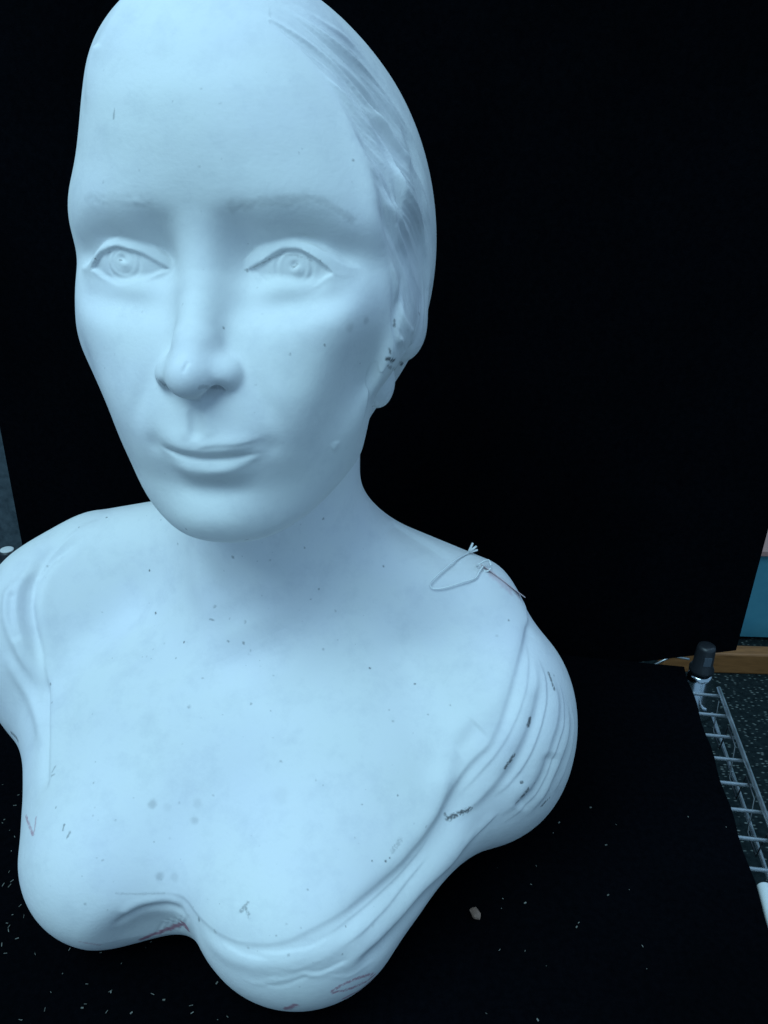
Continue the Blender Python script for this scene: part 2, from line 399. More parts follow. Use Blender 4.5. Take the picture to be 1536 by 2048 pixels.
# drapery, left side
stroke([(225, 1030), (169, 1055), (130, 1085), (95, 1116), (74, 1158), (70, 1208), (78, 1257), (94, 1305), (103, 1354), (107, 1403), (106, 1468), (101, 1533), (99, 1592)], .24, .6, .18, (.2, .3))
stroke([(190, 1056), (140, 1092), (100, 1118), (68, 1165), (58, 1210), (64, 1258), (78, 1300), (92, 1345)], -.55, .30, .45, (.3, .25))
stroke([(100, 1350), (100, 1410), (97, 1470), (93, 1530), (92, 1585)], -.2, .16, .35)
stroke([(80, 1120), (46, 1160), (31, 1201), (35, 1247), (48, 1289), (67, 1331), (82, 1374)], .26, .18, .3, (.2, .3))
stroke([(40, 1150), (16, 1190), (14, 1234), (28, 1273), (50, 1322), (74, 1368)], .24, .18, .3, (.2, .3))
stroke([(30, 1180), (22, 1215), (26, 1250), (40, 1285)], -.12, .18)
stroke([(12, 1300), (36, 1350), (62, 1390), (80, 1440), (85, 1500)], .2, .25, .35, (.2, .3))
# strap over the right shoulder
stroke([(780, 1040), (822, 1070), (865, 1096), (901, 1124), (925, 1145)], -.20, .2, .9, (.1, .2))
# neck, pit of the neck, collar bones, middle of the chest
stroke([(375, 1090), (408, 1180), (438, 1250), (465, 1310)], .30, .6, .8, (.45, .45))
stroke([(420, 1095), (462, 1200), (500, 1300)], -.45, 1.2, 1.0, (.45, .4))
stroke([(470, 1255), (492, 1310), (505, 1375)], -.45, 1.4, 1.4, (.5, .5))
stroke([(620, 1080), (580, 1180), (535, 1300)], .18, 1.0, .9, (.45, .45))
stroke([(500, 1300), (640, 1278), (760, 1270), (920, 1235)], .22, .9, .9, (.5, .5))
stroke([(480, 1310), (350, 1240), (210, 1175)], .22, 1.0, 1.0, (.5, .5))
stroke([(440, 1340), (320, 1285), (200, 1240)], -.34, 1.4, 1.4, (.5, .5))
stroke([(485, 1340), (455, 1500), (420, 1640), (385, 1770)], -.18, 2.4, 2.2, (.5, .3))

# hair: locks swept back from the forehead over the temple
HAIR = [
 [(565, 70), (600, 100), (632, 140), (662, 184), (684, 228), (704, 276), (731, 340), (742, 388), (750, 440), (760, 490), (770, 530), (775, 575), (776, 625), (782, 670), (786, 700)],
 [(590, 60), (648, 112), (686, 160), (716, 220), (742, 275), (768, 330), (786, 385), (790, 430), (792, 480), (796, 530), (800, 578), (797, 627), (793, 659), (800, 690)],
 [(612, 52), (665, 108), (704, 160), (734, 212), (760, 264), (784, 319), (800, 368), (806, 410), (812, 460), (816, 510), (820, 560), (822, 610), (818, 650), (815, 685)],
 [(630, 44), (684, 98), (724, 155), (758, 208), (784, 256), (807, 296), (825, 346), (836, 390), (840, 440), (842, 490), (842, 540), (842, 590), (838, 630), (828, 665)],
 [(640, 35), (700, 80), (743, 140), (782, 200), (812, 260), (834, 325), (848, 380), (852, 440), (854, 500), (854, 560), (852, 600), (846, 640)]]
stroke(HAIR[0], .18, .9, .40, (.45, .35), 16)
def guide_dist(px, idx):
    C = chain(px, 18); C = np.stack([np.convolve(np.pad(C[:, k], 1, mode='edge'), [.25, .5, .25], 'valid') for k in range(3)], 1)
    P = VB[idx]; best = np.full(len(idx), 1e9); sg = np.zeros(len(idx)); tt = np.zeros(len(idx))
    for i in range(len(C) - 1):
        e = C[i + 1] - C[i]; h = (P - C[i]) @ e / (e @ e); h = np.clip(h, -1e9 if i == 0 else 0, 1e9 if i == len(C) - 2 else 1); dv = P - C[i] - h[:, None] * e
        d = np.linalg.norm(dv, axis=1); m = d < best
        best[m] = d[m]; sg[m] = np.sign(np.einsum('ij,ij->i', np.cross(NV[idx[m]], e), dv[m])); tt[m] = (i + np.clip(h[m], 0, 1)) / (len(C) - 1)
    return best, sg, tt
hv = to_head(VB); uv = to_px(VB)
idx = np.where((hv[:, 2] > -4.6) & (hv[:, 0] > .5) & (uv[:, 0] > 540) & (VB[:, 2] > 25) & (hv[:, 1] > -13))[0]
gd = [guide_dist(g, idx) for g in HAIR]
T = np.full(len(idx), -1.0)
for i in range(5):
    m = gd[i][1] > 0
    nxt = gd[i + 1][0] if i < 4 else None
    T[m] = i + (gd[i][0][m] / (gd[i][0][m] + nxt[m] + 1e-6) if i < 4 else np.minimum(gd[i][0][m] / 1.0, 6))
S = np.clip((10.3 - hv[idx, 2] - .12 * np.minimum(hv[idx, 1] + 5, 4)) / 14.8, 0, 1.2); SP = np.full(len(idx), .6)
for i in range(4):
    m = (T >= i) & (T < i + 1); SP[m] = (gd[i][0] + gd[i + 1][0])[m]
thin = sst(.15, .7, SP)
rg = lambda f, ph, w_: np.maximum(0, 1 - np.abs(np.mod(T * f + ph, 1) - .5) * 2 / w_) ** 1.3
TP = T - 7.0 * S + .12 * np.sin(S * 9 + T * 1.3) + .06 * np.sin(S * 21 + T * 2)
rg = lambda f, ph, w_: np.maximum(0, 1 - np.abs(np.mod(TP * f + ph, 1) - .5) * 2 / w_) ** 1.2
hd = .22 * rg(.62, .30, .65) + .13 * rg(1.27, .1, .55) * (.55 + .45 * np.sin(S * 5 + T * 2 + 1)) + thin * (.055 * rg(2.9, .7, .6) * (.6 + .4 * np.sin(S * 13 + T * 3)) + .025 * rg(6.1, .2, .7))
hd -= .10 + .16 * (.5 + .5 * np.sin(TP * 2.0 + 1.0))
hd *= sst(.02, .45, T) * sst(.0, .14, S) * sst(-4.6, -3.8, hv[idx, 2]) * sst(5.2, 3.7, T) * (.5 + .5 * thin) * (1 - .5 * sst(1.5, -2, hv[idx, 2]))
V[idx] += NV[idx] * hd[:, None]
for ln, A, w1, w2 in [
    ([(652, 138), (678, 173), (702, 205), (731, 258), (766, 319), (801, 372), (831, 425), (850, 480)], .14, .14, .2),
    ([(699, 261), (719, 296), (757, 343), (784, 381), (801, 422), (816, 469)], .14, .10, .2),
    ([(673, 97), (708, 138), (743, 176), (772, 211), (801, 255), (819, 296), (834, 337)], .14, .16, .2),
    ([(711, 202), (746, 223), (778, 252), (807, 293), (825, 346), (840, 381)], .12, .12, .2),
    ([(680, 130), (735, 195), (775, 235), (810, 275)], -.16, .25, .25), ([(725, 225), (775, 275), (805, 325), (832, 390)], -.20, .4, .3),
    ([(725, 320), (765, 365), (790, 395), (812, 440)], -.20, .25, .2), ([(742, 390), (770, 440), (795, 500)], -.16, .3, .25),
    ([(757, 390), (784, 419), (807, 457)], .10, .12, .15), ([(791, 496), (804, 532), (820, 578), (833, 610), (838, 643)], .12, .14, .18),
    ([(803, 540), (798, 600), (790, 665)], -.18, .14, .2),
    ([(804, 633), (820, 659), (833, 666)], .08, .1, .12), ([(791, 659), (800, 678), (812, 688)], .10, .1, .12)]:
    stroke(ln, A, w1, w2, (.48, .48), 14)
for k in range(7):
    stroke([(430 + 14 * k, -20 + 2 * k), (500 + 10 * k, 6 - 1 * k), (560 + 9 * k, 40 - 4 * k), (620 + 10 * k, 95 - 6 * k)], .04 if k % 2 else -.05, .22, .2, (.45, .45))
stroke([(262, -5), (232, 45), (212, 82), (196, 120), (186, 170), (178, 232)], .20, .35, .5, (.05, .6))
stroke([(205, 90), (190, 125), (178, 180), (172, 235)], .12, .2, .3, (.1, .6))
# brows: short hairs
random.seed(5)
for k in range(46):
    t = random.random(); u, v = np.interp(t, [0, .4, .6, .75, 1], [462, 560, 610, 645, 700]), np.interp(t, [0, .4, .6, .75, 1], [410, 402, 397, 402, 436])
    v += random.uniform(-3, 9) * (1 - .6 * t)
    stroke([(u, v + 5), (u + 10, v - 1 + 8 * (t - .5)), (u + 20, v - 3 + 22 * max(0, t - .5))], random.uniform(-.006, .004), .06, None, (.3, .3))
for k in range(22):
    t = random.random(); u, v = 172 + 120 * t, 398 + random.uniform(-4, 8)
    stroke([(u, v), (u + 9, v + random.uniform(-4, 4)), (u + 18, v + 4)], random.uniform(-.015, .012), .06, None, (.3, .3))
# folds round the eyes
stroke([(660, 550), (640, 574), (605, 592)], -.045, .16, .16, (.4, .5))
stroke([(575, 468), (630, 482), (668, 512), (680, 526)], -.06, .1, .12, (.3, .5))
stroke([(493, 541), (515, 551), (540, 565)], -.04, .05)
stroke([(384, 812), (387, 850), (392, 884)], -.055, .18, .16, (.2, .3), 8)
stroke([(373, 812), (372, 850), (370, 886)], .04, .16, .2, (.2, .3), 8)
stroke([(410, 818), (418, 850), (424, 880)], .04, .2, .16, (.2, .3), 8)
stroke([(385, 897), (405, 893), (428, 889), (475, 888), (514, 878), (538, 874)], .05, .22, .06, (.2, .3), 8)
stroke([(545, 886), (520, 902), (492, 925), (455, 940), (418, 944), (380, 936)], .05, .14, .16, (.3, .4), 8)
# nicks on nose and cheek
stroke([(377, 722), (371, 735), (366, 748)], -.05, .05, .06)
stroke([(663, 900), (672, 892), (674, 882)], .045, .16, .14, (.2, .2), 5)
V = relax(V, Q, 1, .25)


# ------------------------------------------------------------------ stains, chips, pencil-pink marks, painted shade at lids, brows, pupils, nostrils (vertex paint: dark, pink)
NV = vnormals(V, Q)
STAIN_SHADE = np.zeros((len(V), 3))
def paint(px, r, val, ch=0, step=6, rough=.6):
    C = chain(px, step) if len(px) > 1 else np.array([h for h in [hit(*px[0])] if h is not None])
    if not len(C): return
    R = r * 2.2
    idx = box_idx(C.min(0) - R, C.max(0) + R)
    if not len(idx): return
    P = VB[idx]; best = np.full(len(idx), 1e9)
    if len(C) == 1: best = np.linalg.norm(P - C[0], axis=1)
    for i in range(len(C) - 1):
        sg = C[i + 1] - C[i]; h = np.clip((P - C[i]) @ sg / (sg @ sg + 1e-9), 0, 1)
        best = np.minimum(best, np.linalg.norm(P - C[i] - h[:, None] * sg, axis=1))
    near = best < R
    idx, P, best = idx[near], P[near], best[near]
    fq = min(9, (2.2 if r < .18 else .7) / r); n = np.array([mnoise(Vector(q) * fq) + .6 * mnoise(Vector(q) * fq * 2.5) for q in P]) if len(P) else np.zeros(0)
    val = val * sst(-.75, .05, n) if .075 < r < .18 else val
    STAIN_SHADE[idx, ch] = np.maximum(STAIN_SHADE[idx, ch], val * sst(r * 1.25, r * .3, best - r * rough * n))
for q in [(740, 1337, .09, .9), (830, 1368, .07, .7), (312, 1227, .09, .95), (299, 1141, .06, .9), (366, 1283, .06, .8), (767, 1132, .06, .7), (637, 1178, .06, .6), (646, 1038, .07, .6),
          (609, 1095, .05, .6), (1042, 1563, .11, .8), (1068, 1565, .07, .7), (447, 656, .06, .6), (705, 323, .06, .5), (580, 708, .05, .4), (649, 690, .05, .5), (372, 1058, .07, .4),
          (398, 1838, .13, .55), (432, 1862, .12, .3), (187, 1566, .06, .6), (213, 1035, .07, .8), (158, 1055, .06, .7), (106, 1369, .1, .6), (112, 1615, .07, .5), (404, 1355, .05, .4),
          (455, 1283, .08, .5), (484, 1285, .08, .6), (430, 1213, .1, .4), (378, 1413, .1, .35), (349, 1313, .05, .5), (1016, 1241, .07, .6), (898, 1736, .08, .6), (545, 1475, .05, .4),
          (724, 1608, .05, .6), (795, 1591, .05, .6), (465, 1115, .1, .5), (540, 1120, .06, .3), (230, 1640, .05, .4), (205, 1720, .05, .4), (770, 1722, .07, .8), (778, 1716, .05, .8), (743, 1722, .05, .8)]:
    paint([q[:2]], q[2], q[3])
for q in [(305, 1607, .26, .26), (385, 1642, .24, .20), (320, 1752, .24, .24), (392, 1608, .3, .10), (350, 1755, .25, .12), (335, 1615, .25, .07), (560, 1590, .5, .06), (700, 655, .25, .16), (732, 640, .2, .2), (493, 540, .10, .6)]:
    paint([q[:2]], q[2], q[3], rough=.3)
for ln, r, v_ in [([(1097, 1346), (1101, 1362), (1106, 1378)], .10, .75), ([(1056, 1450), (1059, 1437)], .13, .85), ([(1009, 1535), (1018, 1522), (1027, 1508)], .11, .85),
                  ([(1030, 1606), (1043, 1594)], .10, .5), ([(1043, 1590), (1054, 1576)], .13, .8), ([(902, 1640), (918, 1630), (940, 1618)], .15, .85), ([(1083, 1612), (1098, 1596)], .10, .7),
                  ([(895, 1630), (899, 1642)], .08, .6), ([(229, 220), (227, 237)], .05, .45), ([(775, 718), (788, 722)], .11, .85), ([(797, 726), (812, 732)], .12, .9), ([(776, 732), (790, 738)], .10, .5),
                  ([(779, 698), (781, 707)], .06, .7), ([(792, 640), (790, 652)], .07, .6), ([(839, 625), (841, 640)], .05, .4), ([(483, 1822), (490, 1812), (496, 1806)], .09, .45), ([(490, 1812), (500, 1834)], .08, .5),
                  ([(128, 1650), (126, 1660)], .06, .6), ([(140, 1664), (134, 1676)], .06, .6), ([(105, 1545), (112, 1532)], .05, .4), ([(104, 1552), (110, 1548)], .06, .4), ([(785, 1700), (800, 1680)], .14, .25),
                  ([(22, 1465), (30, 1472), (36, 1482)], .14, .75), ([(430, 1240), (424, 1238)], .05, .5), ([(312, 755), (330, 770)], .09, .35), ([(232, 1787), (270, 1788), (330, 1785)], .05, .2),  # the nose entry paints the left nostril's shade
                  ([(495, 541), (515, 531), (540, 518)], .05, .4), ([(540, 518), (563, 509), (600, 512), (625, 522)], .05, .2), ([(182, 537), (190, 515), (210, 500)], .05, .06), ([(210, 500), (232, 494), (255, 500)], .05, .15),  # lid lines: shade along the lid edges painted into the colour
                  ([(462, 413), (510, 406), (560, 402), (610, 398)], .28, .13), ([(540, 402), (575, 399), (612, 396), (648, 402), (684, 423), (704, 440)], .19, .15), ([(175, 398), (230, 400), (295, 405)], .28, .07), ([(586, 534), (594, 528)], .06, .55), ([(241, 519), (242, 521)], .05, .6),  # brow shading painted as soft dark arches; last two paint the pupil holes' shade
                  ([(400, 775), (428, 772), (445, 776)], .12, .25)]:  # right nostril's shade painted under the nose
    paint(ln, r, v_)
for ln, r, v_ in [([(52, 1632), (58, 1650), (66, 1670)], .10, .8), ([(66, 1670), (70, 1655), (72, 1635)], .07, .6), ([(285, 1878), (310, 1868), (340, 1857), (360, 1848), (372, 1852)], .2, .95), ([(366, 1846), (374, 1858)], .2, .95),
                  ([(664, 1983), (680, 1972), (710, 1958), (745, 1948)], .11, .85), ([(668, 1985), (700, 1978), (735, 1962), (748, 1950)], .11, .9), ([(572, 2018), (590, 2010)], .2, .9), ([(690, 1996), (720, 1980), (760, 1945), (785, 1912)], .2, .75),
                  ([(985, 1150), (1000, 1162), (1018, 1178)], .35, .32), ([(160, 1884), (200, 1890)], .1, .4), ([(380, 1872), (395, 1888)], .1, .5)]:
    paint(ln, r, v_, 1)
random.seed(11)
for k in range(150):
    e = random.random() ** 3; paint([(random.gauss(480, 330), random.uniform(1060, 1950))], .03 + .06 * e, random.uniform(.1, .5))
for k in range(50):
    paint([(random.uniform(150, 840), random.uniform(60, 1060))], random.uniform(.035, .05), random.uniform(.08, .3))


# ------------------------------------------------------------------ regions of the bust: head, eyes, hair, chest, dress
def inside(poly, p):
    poly = np.array(poly, float); r = np.zeros(len(p), bool); x, y = p[:, 0], p[:, 1]
    for (x0, y0), (x1, y1) in zip(poly, np.roll(poly, -1, 0)):
        c = (y0 > y) != (y1 > y)
        r ^= c & (x < (x1 - x0) * (y - y0) / (y1 - y0 + 1e-12) + x0)
    return r
FC = V[Q].mean(1); UV = to_px(FC); hq = to_head(FC)
isH = np.zeros(len(FC), bool); mm = FC[:, 2] > 20; isH[mm] = f_head(hq[mm]) < .22
hairp = HAIR[0] + [(800, 720), (815, 738), (1000, 740), (1100, -400), (0, -400), (100, 240), (172, 240), (180, 200), (192, 140), (206, 90), (225, 50), (252, 8), (330, -15), (420, -12), (480, 8), (525, 35)]
skinp = [(225, 1030), (169, 1055), (130, 1085), (95, 1116), (74, 1158), (70, 1208), (78, 1257), (94, 1305), (103, 1354), (107, 1403), (106, 1468), (101, 1533), (99, 1592), (112, 1655), (145, 1725), (195, 1772), (238, 1787),
         (300, 1780), (345, 1780), (373, 1790), (401, 1829), (436, 1860), (479, 1880), (537, 1884), (577, 1876), (623, 1853), (682, 1821), (741, 1775), (799, 1725), (842, 1674), (873, 1627), (893, 1565), (919, 1541), (944, 1512),
         (972, 1488), (994, 1442), (1010, 1392), (1024, 1342), (1038, 1291), (1049, 1236), (1010, 1185), (960, 1165), (925, 1145), (901, 1124), (865, 1096), (822, 1070), (780, 1040), (740, 800), (250, 800)]
inH = inside(hairp, UV) | (hq[:, 1] < -9); inS = inside(skinp, UV)
REG = np.where(isH, np.where(inH, 2, 0), np.where(inS, 1, 3))
for sgn, code in ((1, 4), (-1, 5)):
    ec, LU, LL, ic, CR = EYES[sgn]; u = hq[:, 0] * sgn - ec[0]; v = hq[:, 2] - ec[1]
    REG[isH & (np.abs(u) < 1.7) & (hq[:, 1] > -2) & (v < LU(u)) & (v > LL(u))] = code
def pieces(mask):
    f = np.where(mask)[0]; q = Q[f]
    E = np.stack([q, np.roll(q, -1, 1)], -1).reshape(-1, 2); E.sort(1)
    u_, ei = np.unique(E[:, 0] * len(V) + E[:, 1], return_inverse=True); ei = ei.reshape(-1, 4); lab = np.arange(len(f))
    while True:
        em = np.full(len(u_), len(f)); np.minimum.at(em, ei.ravel(), np.repeat(lab, 4))
        new = em[ei].min(1); new = new[new]; new = new[new]
        if (new == lab).all(): break
        lab = new
    ids, cnt = np.unique(lab, return_counts=True)
    return [f[lab == i] for i in ids[np.argsort(-cnt)]]
EXTRA = []
for k, f in enumerate(pieces(REG == 3)):
    if k and len(f) < 3000: REG[f] = 1
    elif k: EXTRA.append(3); REG[f] = 100 + len(EXTRA)

NV = vnormals(V, Q)

def mesh_from(name, V, Q, N=None):
    me = bpy.data.meshes.new(name); me.vertices.add(len(V)); me.vertices.foreach_set('co', (V * .01).astype(np.float32).ravel())
    me.loops.add(Q.size); me.loops.foreach_set('vertex_index', Q.astype(np.int32).ravel())
    me.polygons.add(len(Q)); me.polygons.foreach_set('loop_start', np.arange(0, Q.size, 4, dtype=np.int32))
    me.polygons.foreach_set('use_smooth', np.ones(len(Q), bool)); me.update(calc_edges=True); me.validate()
    return me
# ------------------------------------------------------------------ node helpers
def nodes(m): return m.node_tree.nodes, m.node_tree.links, m.node_tree.nodes['Principled BSDF']
def coord(N, L, scale, kind='Object'):
    tc = N.new('ShaderNodeTexCoord'); mp = N.new('ShaderNodeMapping'); mp.inputs['Scale'].default_value = scale if hasattr(scale, '__len__') else (scale,) * 3
    L.new(tc.outputs[kind], mp.inputs[0]); return mp.outputs[0]
def noise(N, L, vec, scale, detail=4, rough=.55):
    n = N.new('ShaderNodeTexNoise'); n.inputs['Scale'].default_value = scale; n.inputs['Detail'].default_value = detail; n.inputs['Roughness'].default_value = rough
    L.new(vec, n.inputs['Vector']); return n.outputs['Fac']
def ramp(N, L, fac, stops):
    r = N.new('ShaderNodeValToRGB'); e = r.color_ramp.elements
    while len(e) < len(stops): e.new(.5)
    for i, (p, c) in enumerate(stops): e[i].position = p; e[i].color = (*c, 1)
    L.new(fac, r.inputs[0]); return r.outputs[0]
def mix(N, L, fac, a, b, mode='MIX'):
    n = N.new('ShaderNodeMix'); n.data_type = 'RGBA'; n.blend_type = mode
    if isinstance(fac, float): n.inputs[0].default_value = fac
    else: L.new(fac, n.inputs[0])
    for v, i in ((a, 6), (b, 7)):
        if isinstance(v, tuple): n.inputs[i].default_value = (*v, 1)
        else: L.new(v, n.inputs[i])
    return n.outputs[2]
def bump(N, L, b, h, strength, dist=.001):
    n = N.new('ShaderNodeBump'); n.inputs['Strength'].default_value = strength; n.inputs['Distance'].default_value = dist
    L.new(h, n.inputs['Height']); L.new(n.outputs[0], b.inputs['Normal'])

# ------------------------------------------------------------------ the bust as parts
def plaster_mat():
    m = mat('painted_plaster', (.8, .8, .8), .5, 0, .2); N, L, b = nodes(m)
    at = N.new('ShaderNodeAttribute'); at.attribute_name = 'stain_shade'; sp = N.new('ShaderNodeSeparateColor'); L.new(at.outputs['Color'], sp.inputs[0])
    v = coord(N, L, 1.0)
    mot = ramp(N, L, noise(N, L, v, 9, 5), [(.3, (.785, .785, .83)), (.5, (.82, .825, .825)), (.72, (.81, .83, .80))])
    fine = ramp(N, L, noise(N, L, v, 60, 6, .7), [(.25, (.90, .905, .92)), (.52, (1, 1, 1))])
    c = mix(N, L, 1.0, mot, fine, 'MULTIPLY')
    vo = N.new('ShaderNodeTexVoronoi'); vo.inputs['Scale'].default_value = 110; L.new(v, vo.inputs['Vector'])
    sel = N.new('ShaderNodeMath'); sel.operation = 'LESS_THAN'; L.new(vo.outputs['Distance'], sel.inputs[0]); sel.inputs[1].default_value = .06
    sc_ = N.new('ShaderNodeSeparateColor'); L.new(vo.outputs['Color'], sc_.inputs[0])
    s2 = N.new('ShaderNodeMath'); s2.operation = 'GREATER_THAN'; L.new(sc_.outputs[0], s2.inputs[0]); s2.inputs[1].default_value = .93
    s3 = N.new('ShaderNodeMath'); s3.operation = 'MULTIPLY'; L.new(sel.outputs[0], s3.inputs[0]); L.new(s2.outputs[0], s3.inputs[1])
    s4 = N.new('ShaderNodeMath'); s4.operation = 'MULTIPLY'; L.new(s3.outputs[0], s4.inputs[0]); s4.inputs[1].default_value = .2
    c = mix(N, L, s4.outputs[0], c, (.2, .2, .22))
    c = mix(N, L, sp.outputs[1], c, (.50, .24, .30))
    c = mix(N, L, sp.outputs[0], c, (.035, .04, .045))
    L.new(c, b.inputs['Base Color'])
    rr = ramp(N, L, noise(N, L, v, 30, 4), [(.3, (.55,) * 3), (.7, (.78,) * 3)]); L.new(rr, b.inputs['Roughness'])
    hb = N.new('ShaderNodeMath'); hb.operation = 'MULTIPLY_ADD'; hb.inputs[1].default_value = 3.0
    L.new(noise(N, L, v, 55, 4, .6), hb.inputs[0]); L.new(noise(N, L, v, 480, 3, .6), hb.inputs[2])
    bump(N, L, b, hb.outputs[0], .14, .0008)
    return m
plaster = plaster_mat()
bust = link(bpy.data.objects.new('plaster_bust', None))
BASE = torso_w((0, 0, 0)) * .01; bust.location = BASE
tag(bust, 'white painted plaster bust of a woman in a draped dress, stained and chipped', 'bust')
def region(name, code, parent):
    q = Q[REG == code]; used, inv = np.unique(q, return_inverse=True)
    me = mesh_from(name, V[used] - TO, inv.reshape(-1, 4))
    ca = me.color_attributes.new('stain_shade', 'FLOAT_COLOR', 'POINT')
    ca.data.foreach_set('color', np.concatenate([STAIN_SHADE[used], np.ones((len(used), 1))], 1).astype(np.float32).ravel())
    me.normals_split_custom_set_from_vertices(NV[used].tolist())
    me.materials.append(plaster)
    o = link(bpy.data.objects.new(name, me), parent); return o
head = region('head', 0, bust)
region('chest', 1, bust); region('hair', 2, bust); region('dress', 3, bust)
region('eye', 4, head); region('eye', 5, head)
for k, code in enumerate(EXTRA): region({3: 'dress', 1: 'chest', 2: 'hair', 0: 'head'}[code], 101 + k, bust)


# ------------------------------------------------------------------ shelf, cloth, posts
def newobj(name, bm, material, parent=None, smooth=False):
    me = bpy.data.meshes.new(name); bm.normal_update(); bm.to_mesh(me); bm.free(); me.materials.append(material)
    if smooth: me.polygons.foreach_set('use_smooth', np.ones(len(me.polygons), bool))
    return link(bpy.data.objects.new(name, me), parent)
def tube(bm, pts, r, seg=10, caps_=True):
    pts = [Vector(p) for p in pts]; rings = []
    for i, p in enumerate(pts):
        t = (pts[min(i + 1, len(pts) - 1)] - pts[max(i - 1, 0)]).normalized()
        a = t.cross(Vector((.31, .17, .93))).normalized(); b = t.cross(a)
        rr = r[i] if hasattr(r, '__len__') else r
        rings.append([bm.verts.new(p + (a * math.cos(2 * math.pi * k / seg) + b * math.sin(2 * math.pi * k / seg)) * rr) for k in range(seg)])
    for A, B in zip(rings, rings[1:]):
        for k in range(seg): bm.faces.new((A[k], A[(k + 1) % seg], B[(k + 1) % seg], B[k]))
    if caps_: bm.faces.new(rings[0][::-1]); bm.faces.new(rings[-1])
def lathe(bm, prof, seg=24, sq=0):
    rings = [[bm.verts.new((r * math.cos(2 * math.pi * k / seg), r * math.sin(2 * math.pi * k / seg), z)) for k in range(seg)] for r, z in prof]
    for A, B in zip(rings, rings[1:]):
        for k in range(seg): bm.faces.new((A[k], A[(k + 1) % seg], B[(k + 1) % seg], B[k]))
    bm.faces.new(rings[0][::-1]); bm.faces.new(rings[-1])
def box(bm, c0, c1, bev=0):
    vs = [bm.verts.new((x, y, z)) for z in (c0[2], c1[2]) for y in (c0[1], c1[1]) for x in (c0[0], c1[0])]
    for f in ((0, 2, 3, 1), (4, 5, 7, 6), (0, 1, 5, 4), (2, 6, 7, 3), (0, 4, 6, 2), (1, 3, 7, 5)): bm.faces.new([vs[i] for i in f])
    if bev: bmesh.ops.bevel(bm, geom=list(bm.edges), offset=bev, segments=2, affect='EDGES', profile=.5)

SO = Vector((.265, .560, 0)); SZ = math.radians(6.2)      # shelf frame: origin at the rear right post, x to the left, y to the front
def shelf_pt(x, y, z=0):
    c, s_ = math.cos(SZ), math.sin(SZ)
    return Vector((SO.x - c * x - s_ * y, SO.y + s_ * x - c * y, z))

def velvet_mat():
    m = mat('black_velvet', (.004, .005, .007), .95, 0, .04); N, L, b = nodes(m); v = coord(N, L, 1.0)
    c = ramp(N, L, noise(N, L, v, 240, 4, .7), [(.3, (.0006, .0009, .0018)), (.7, (.0018, .0023, .0036))])
    c2 = ramp(N, L, noise(N, L, v, 6, 3), [(.35, (.7,) * 3), (.7, (1.3,) * 3)])
    L.new(mix(N, L, 1.0, c, c2, 'MULTIPLY'), b.inputs['Base Color'])
    b.inputs['Specular IOR Level'].default_value = .02
    bump(N, L, b, noise(N, L, v, 900, 2), .5, .0006)
    return m
velvet = velvet_mat()
chrome = mat('chrome_wire', (.86, .90, .92), .16, 1.0)
def chrome_nodes():
    N, L, b = nodes(chrome); v = coord(N, L, 1.0)
    L.new(ramp(N, L, noise(N, L, v, 70, 4), [(.35, (.34,) * 3), (.7, (.50,) * 3)]), b.inputs['Roughness'])
chrome_nodes()
shaded = mat('shaded_chrome', (.10, .11, .12), .5, 1.0)  # truss is the same chrome, its colour darkened to stand for shade
polished = mat('polished_chrome', (.62, .66, .70), .14, 1.0)
blackp = mat('black_plastic', (.018, .02, .024), .38, 0, .5)

# the cloth covered board lies on the wires
bm = bmesh.new(); W0, W1, D0, D1 = .012, .600, -.006, .47
n = 40
grid = {}
random.seed(2)
for i in range(n + 1):
    for j in range(n + 1):
        x = W0 + (W1 - W0) * i / n; y = D0 + (D1 - D0) * j / n
        e = .0008 * math.sin(j * 1.3) if i in (0, n) else 0
        p = shelf_pt(x + e, y, 0); grid[i, j] = bm.verts.new(p)
for i in range(n):
    for j in range(n): bm.faces.new((grid[i, j], grid[i, j + 1], grid[i + 1, j + 1], grid[i + 1, j]))
edge = [grid[0, j] for j in range(n + 1)] + [grid[i, n] for i in range(1, n + 1)] + [grid[n, j] for j in range(n - 1, -1, -1)] + [grid[i, 0] for i in range(n - 1, 0, -1)]
low = [bm.verts.new(v_.co + Vector((0, 0, -.007))) for v_ in edge]
for k in range(len(edge)):
    a, b_ = edge[k], edge[(k + 1) % len(edge)]; c_, d_ = low[(k + 1) % len(edge)], low[k]
    bm.faces.new((a, b_, c_, d_))
bm.faces.new(low[::-1])
bmesh.ops.recalc_face_normals(bm, faces=bm.faces)
tag(newobj('shelf_cloth', bm, velvet), 'flat black velvet cloth spread over the wire shelf under the bust', 'cloth')

# backdrop panel
bm = bmesh.new()
pr = Vector((.296, .573, 0)); plft = Vector((-.318, .641, 0)); dn = (pr - plft).normalized(); nb = Vector((-dn.y, dn.x, 0)) * .005
if nb.y < 0: nb = -nb
outline = [(plft, -.03), (plft + (pr - plft) * .85, -.012), (pr, .014), (pr, .75), (plft, .75)]
A = [bm.verts.new(Vector((p.x, p.y, z))) for p, z in outline]; B = [bm.verts.new(Vector((p.x, p.y, z)) + nb) for p, z in outline]
bm.faces.new(A[::-1]); bm.faces.new(B)
for k in range(5): bm.faces.new((A[k], A[(k + 1) % 5], B[(k + 1) % 5], B[k]))
bmesh.ops.recalc_face_normals(bm, faces=bm.faces)
tag(newobj('backdrop_panel', bm, velvet), 'tall black velvet backdrop panel standing upright behind the bust', 'panel')

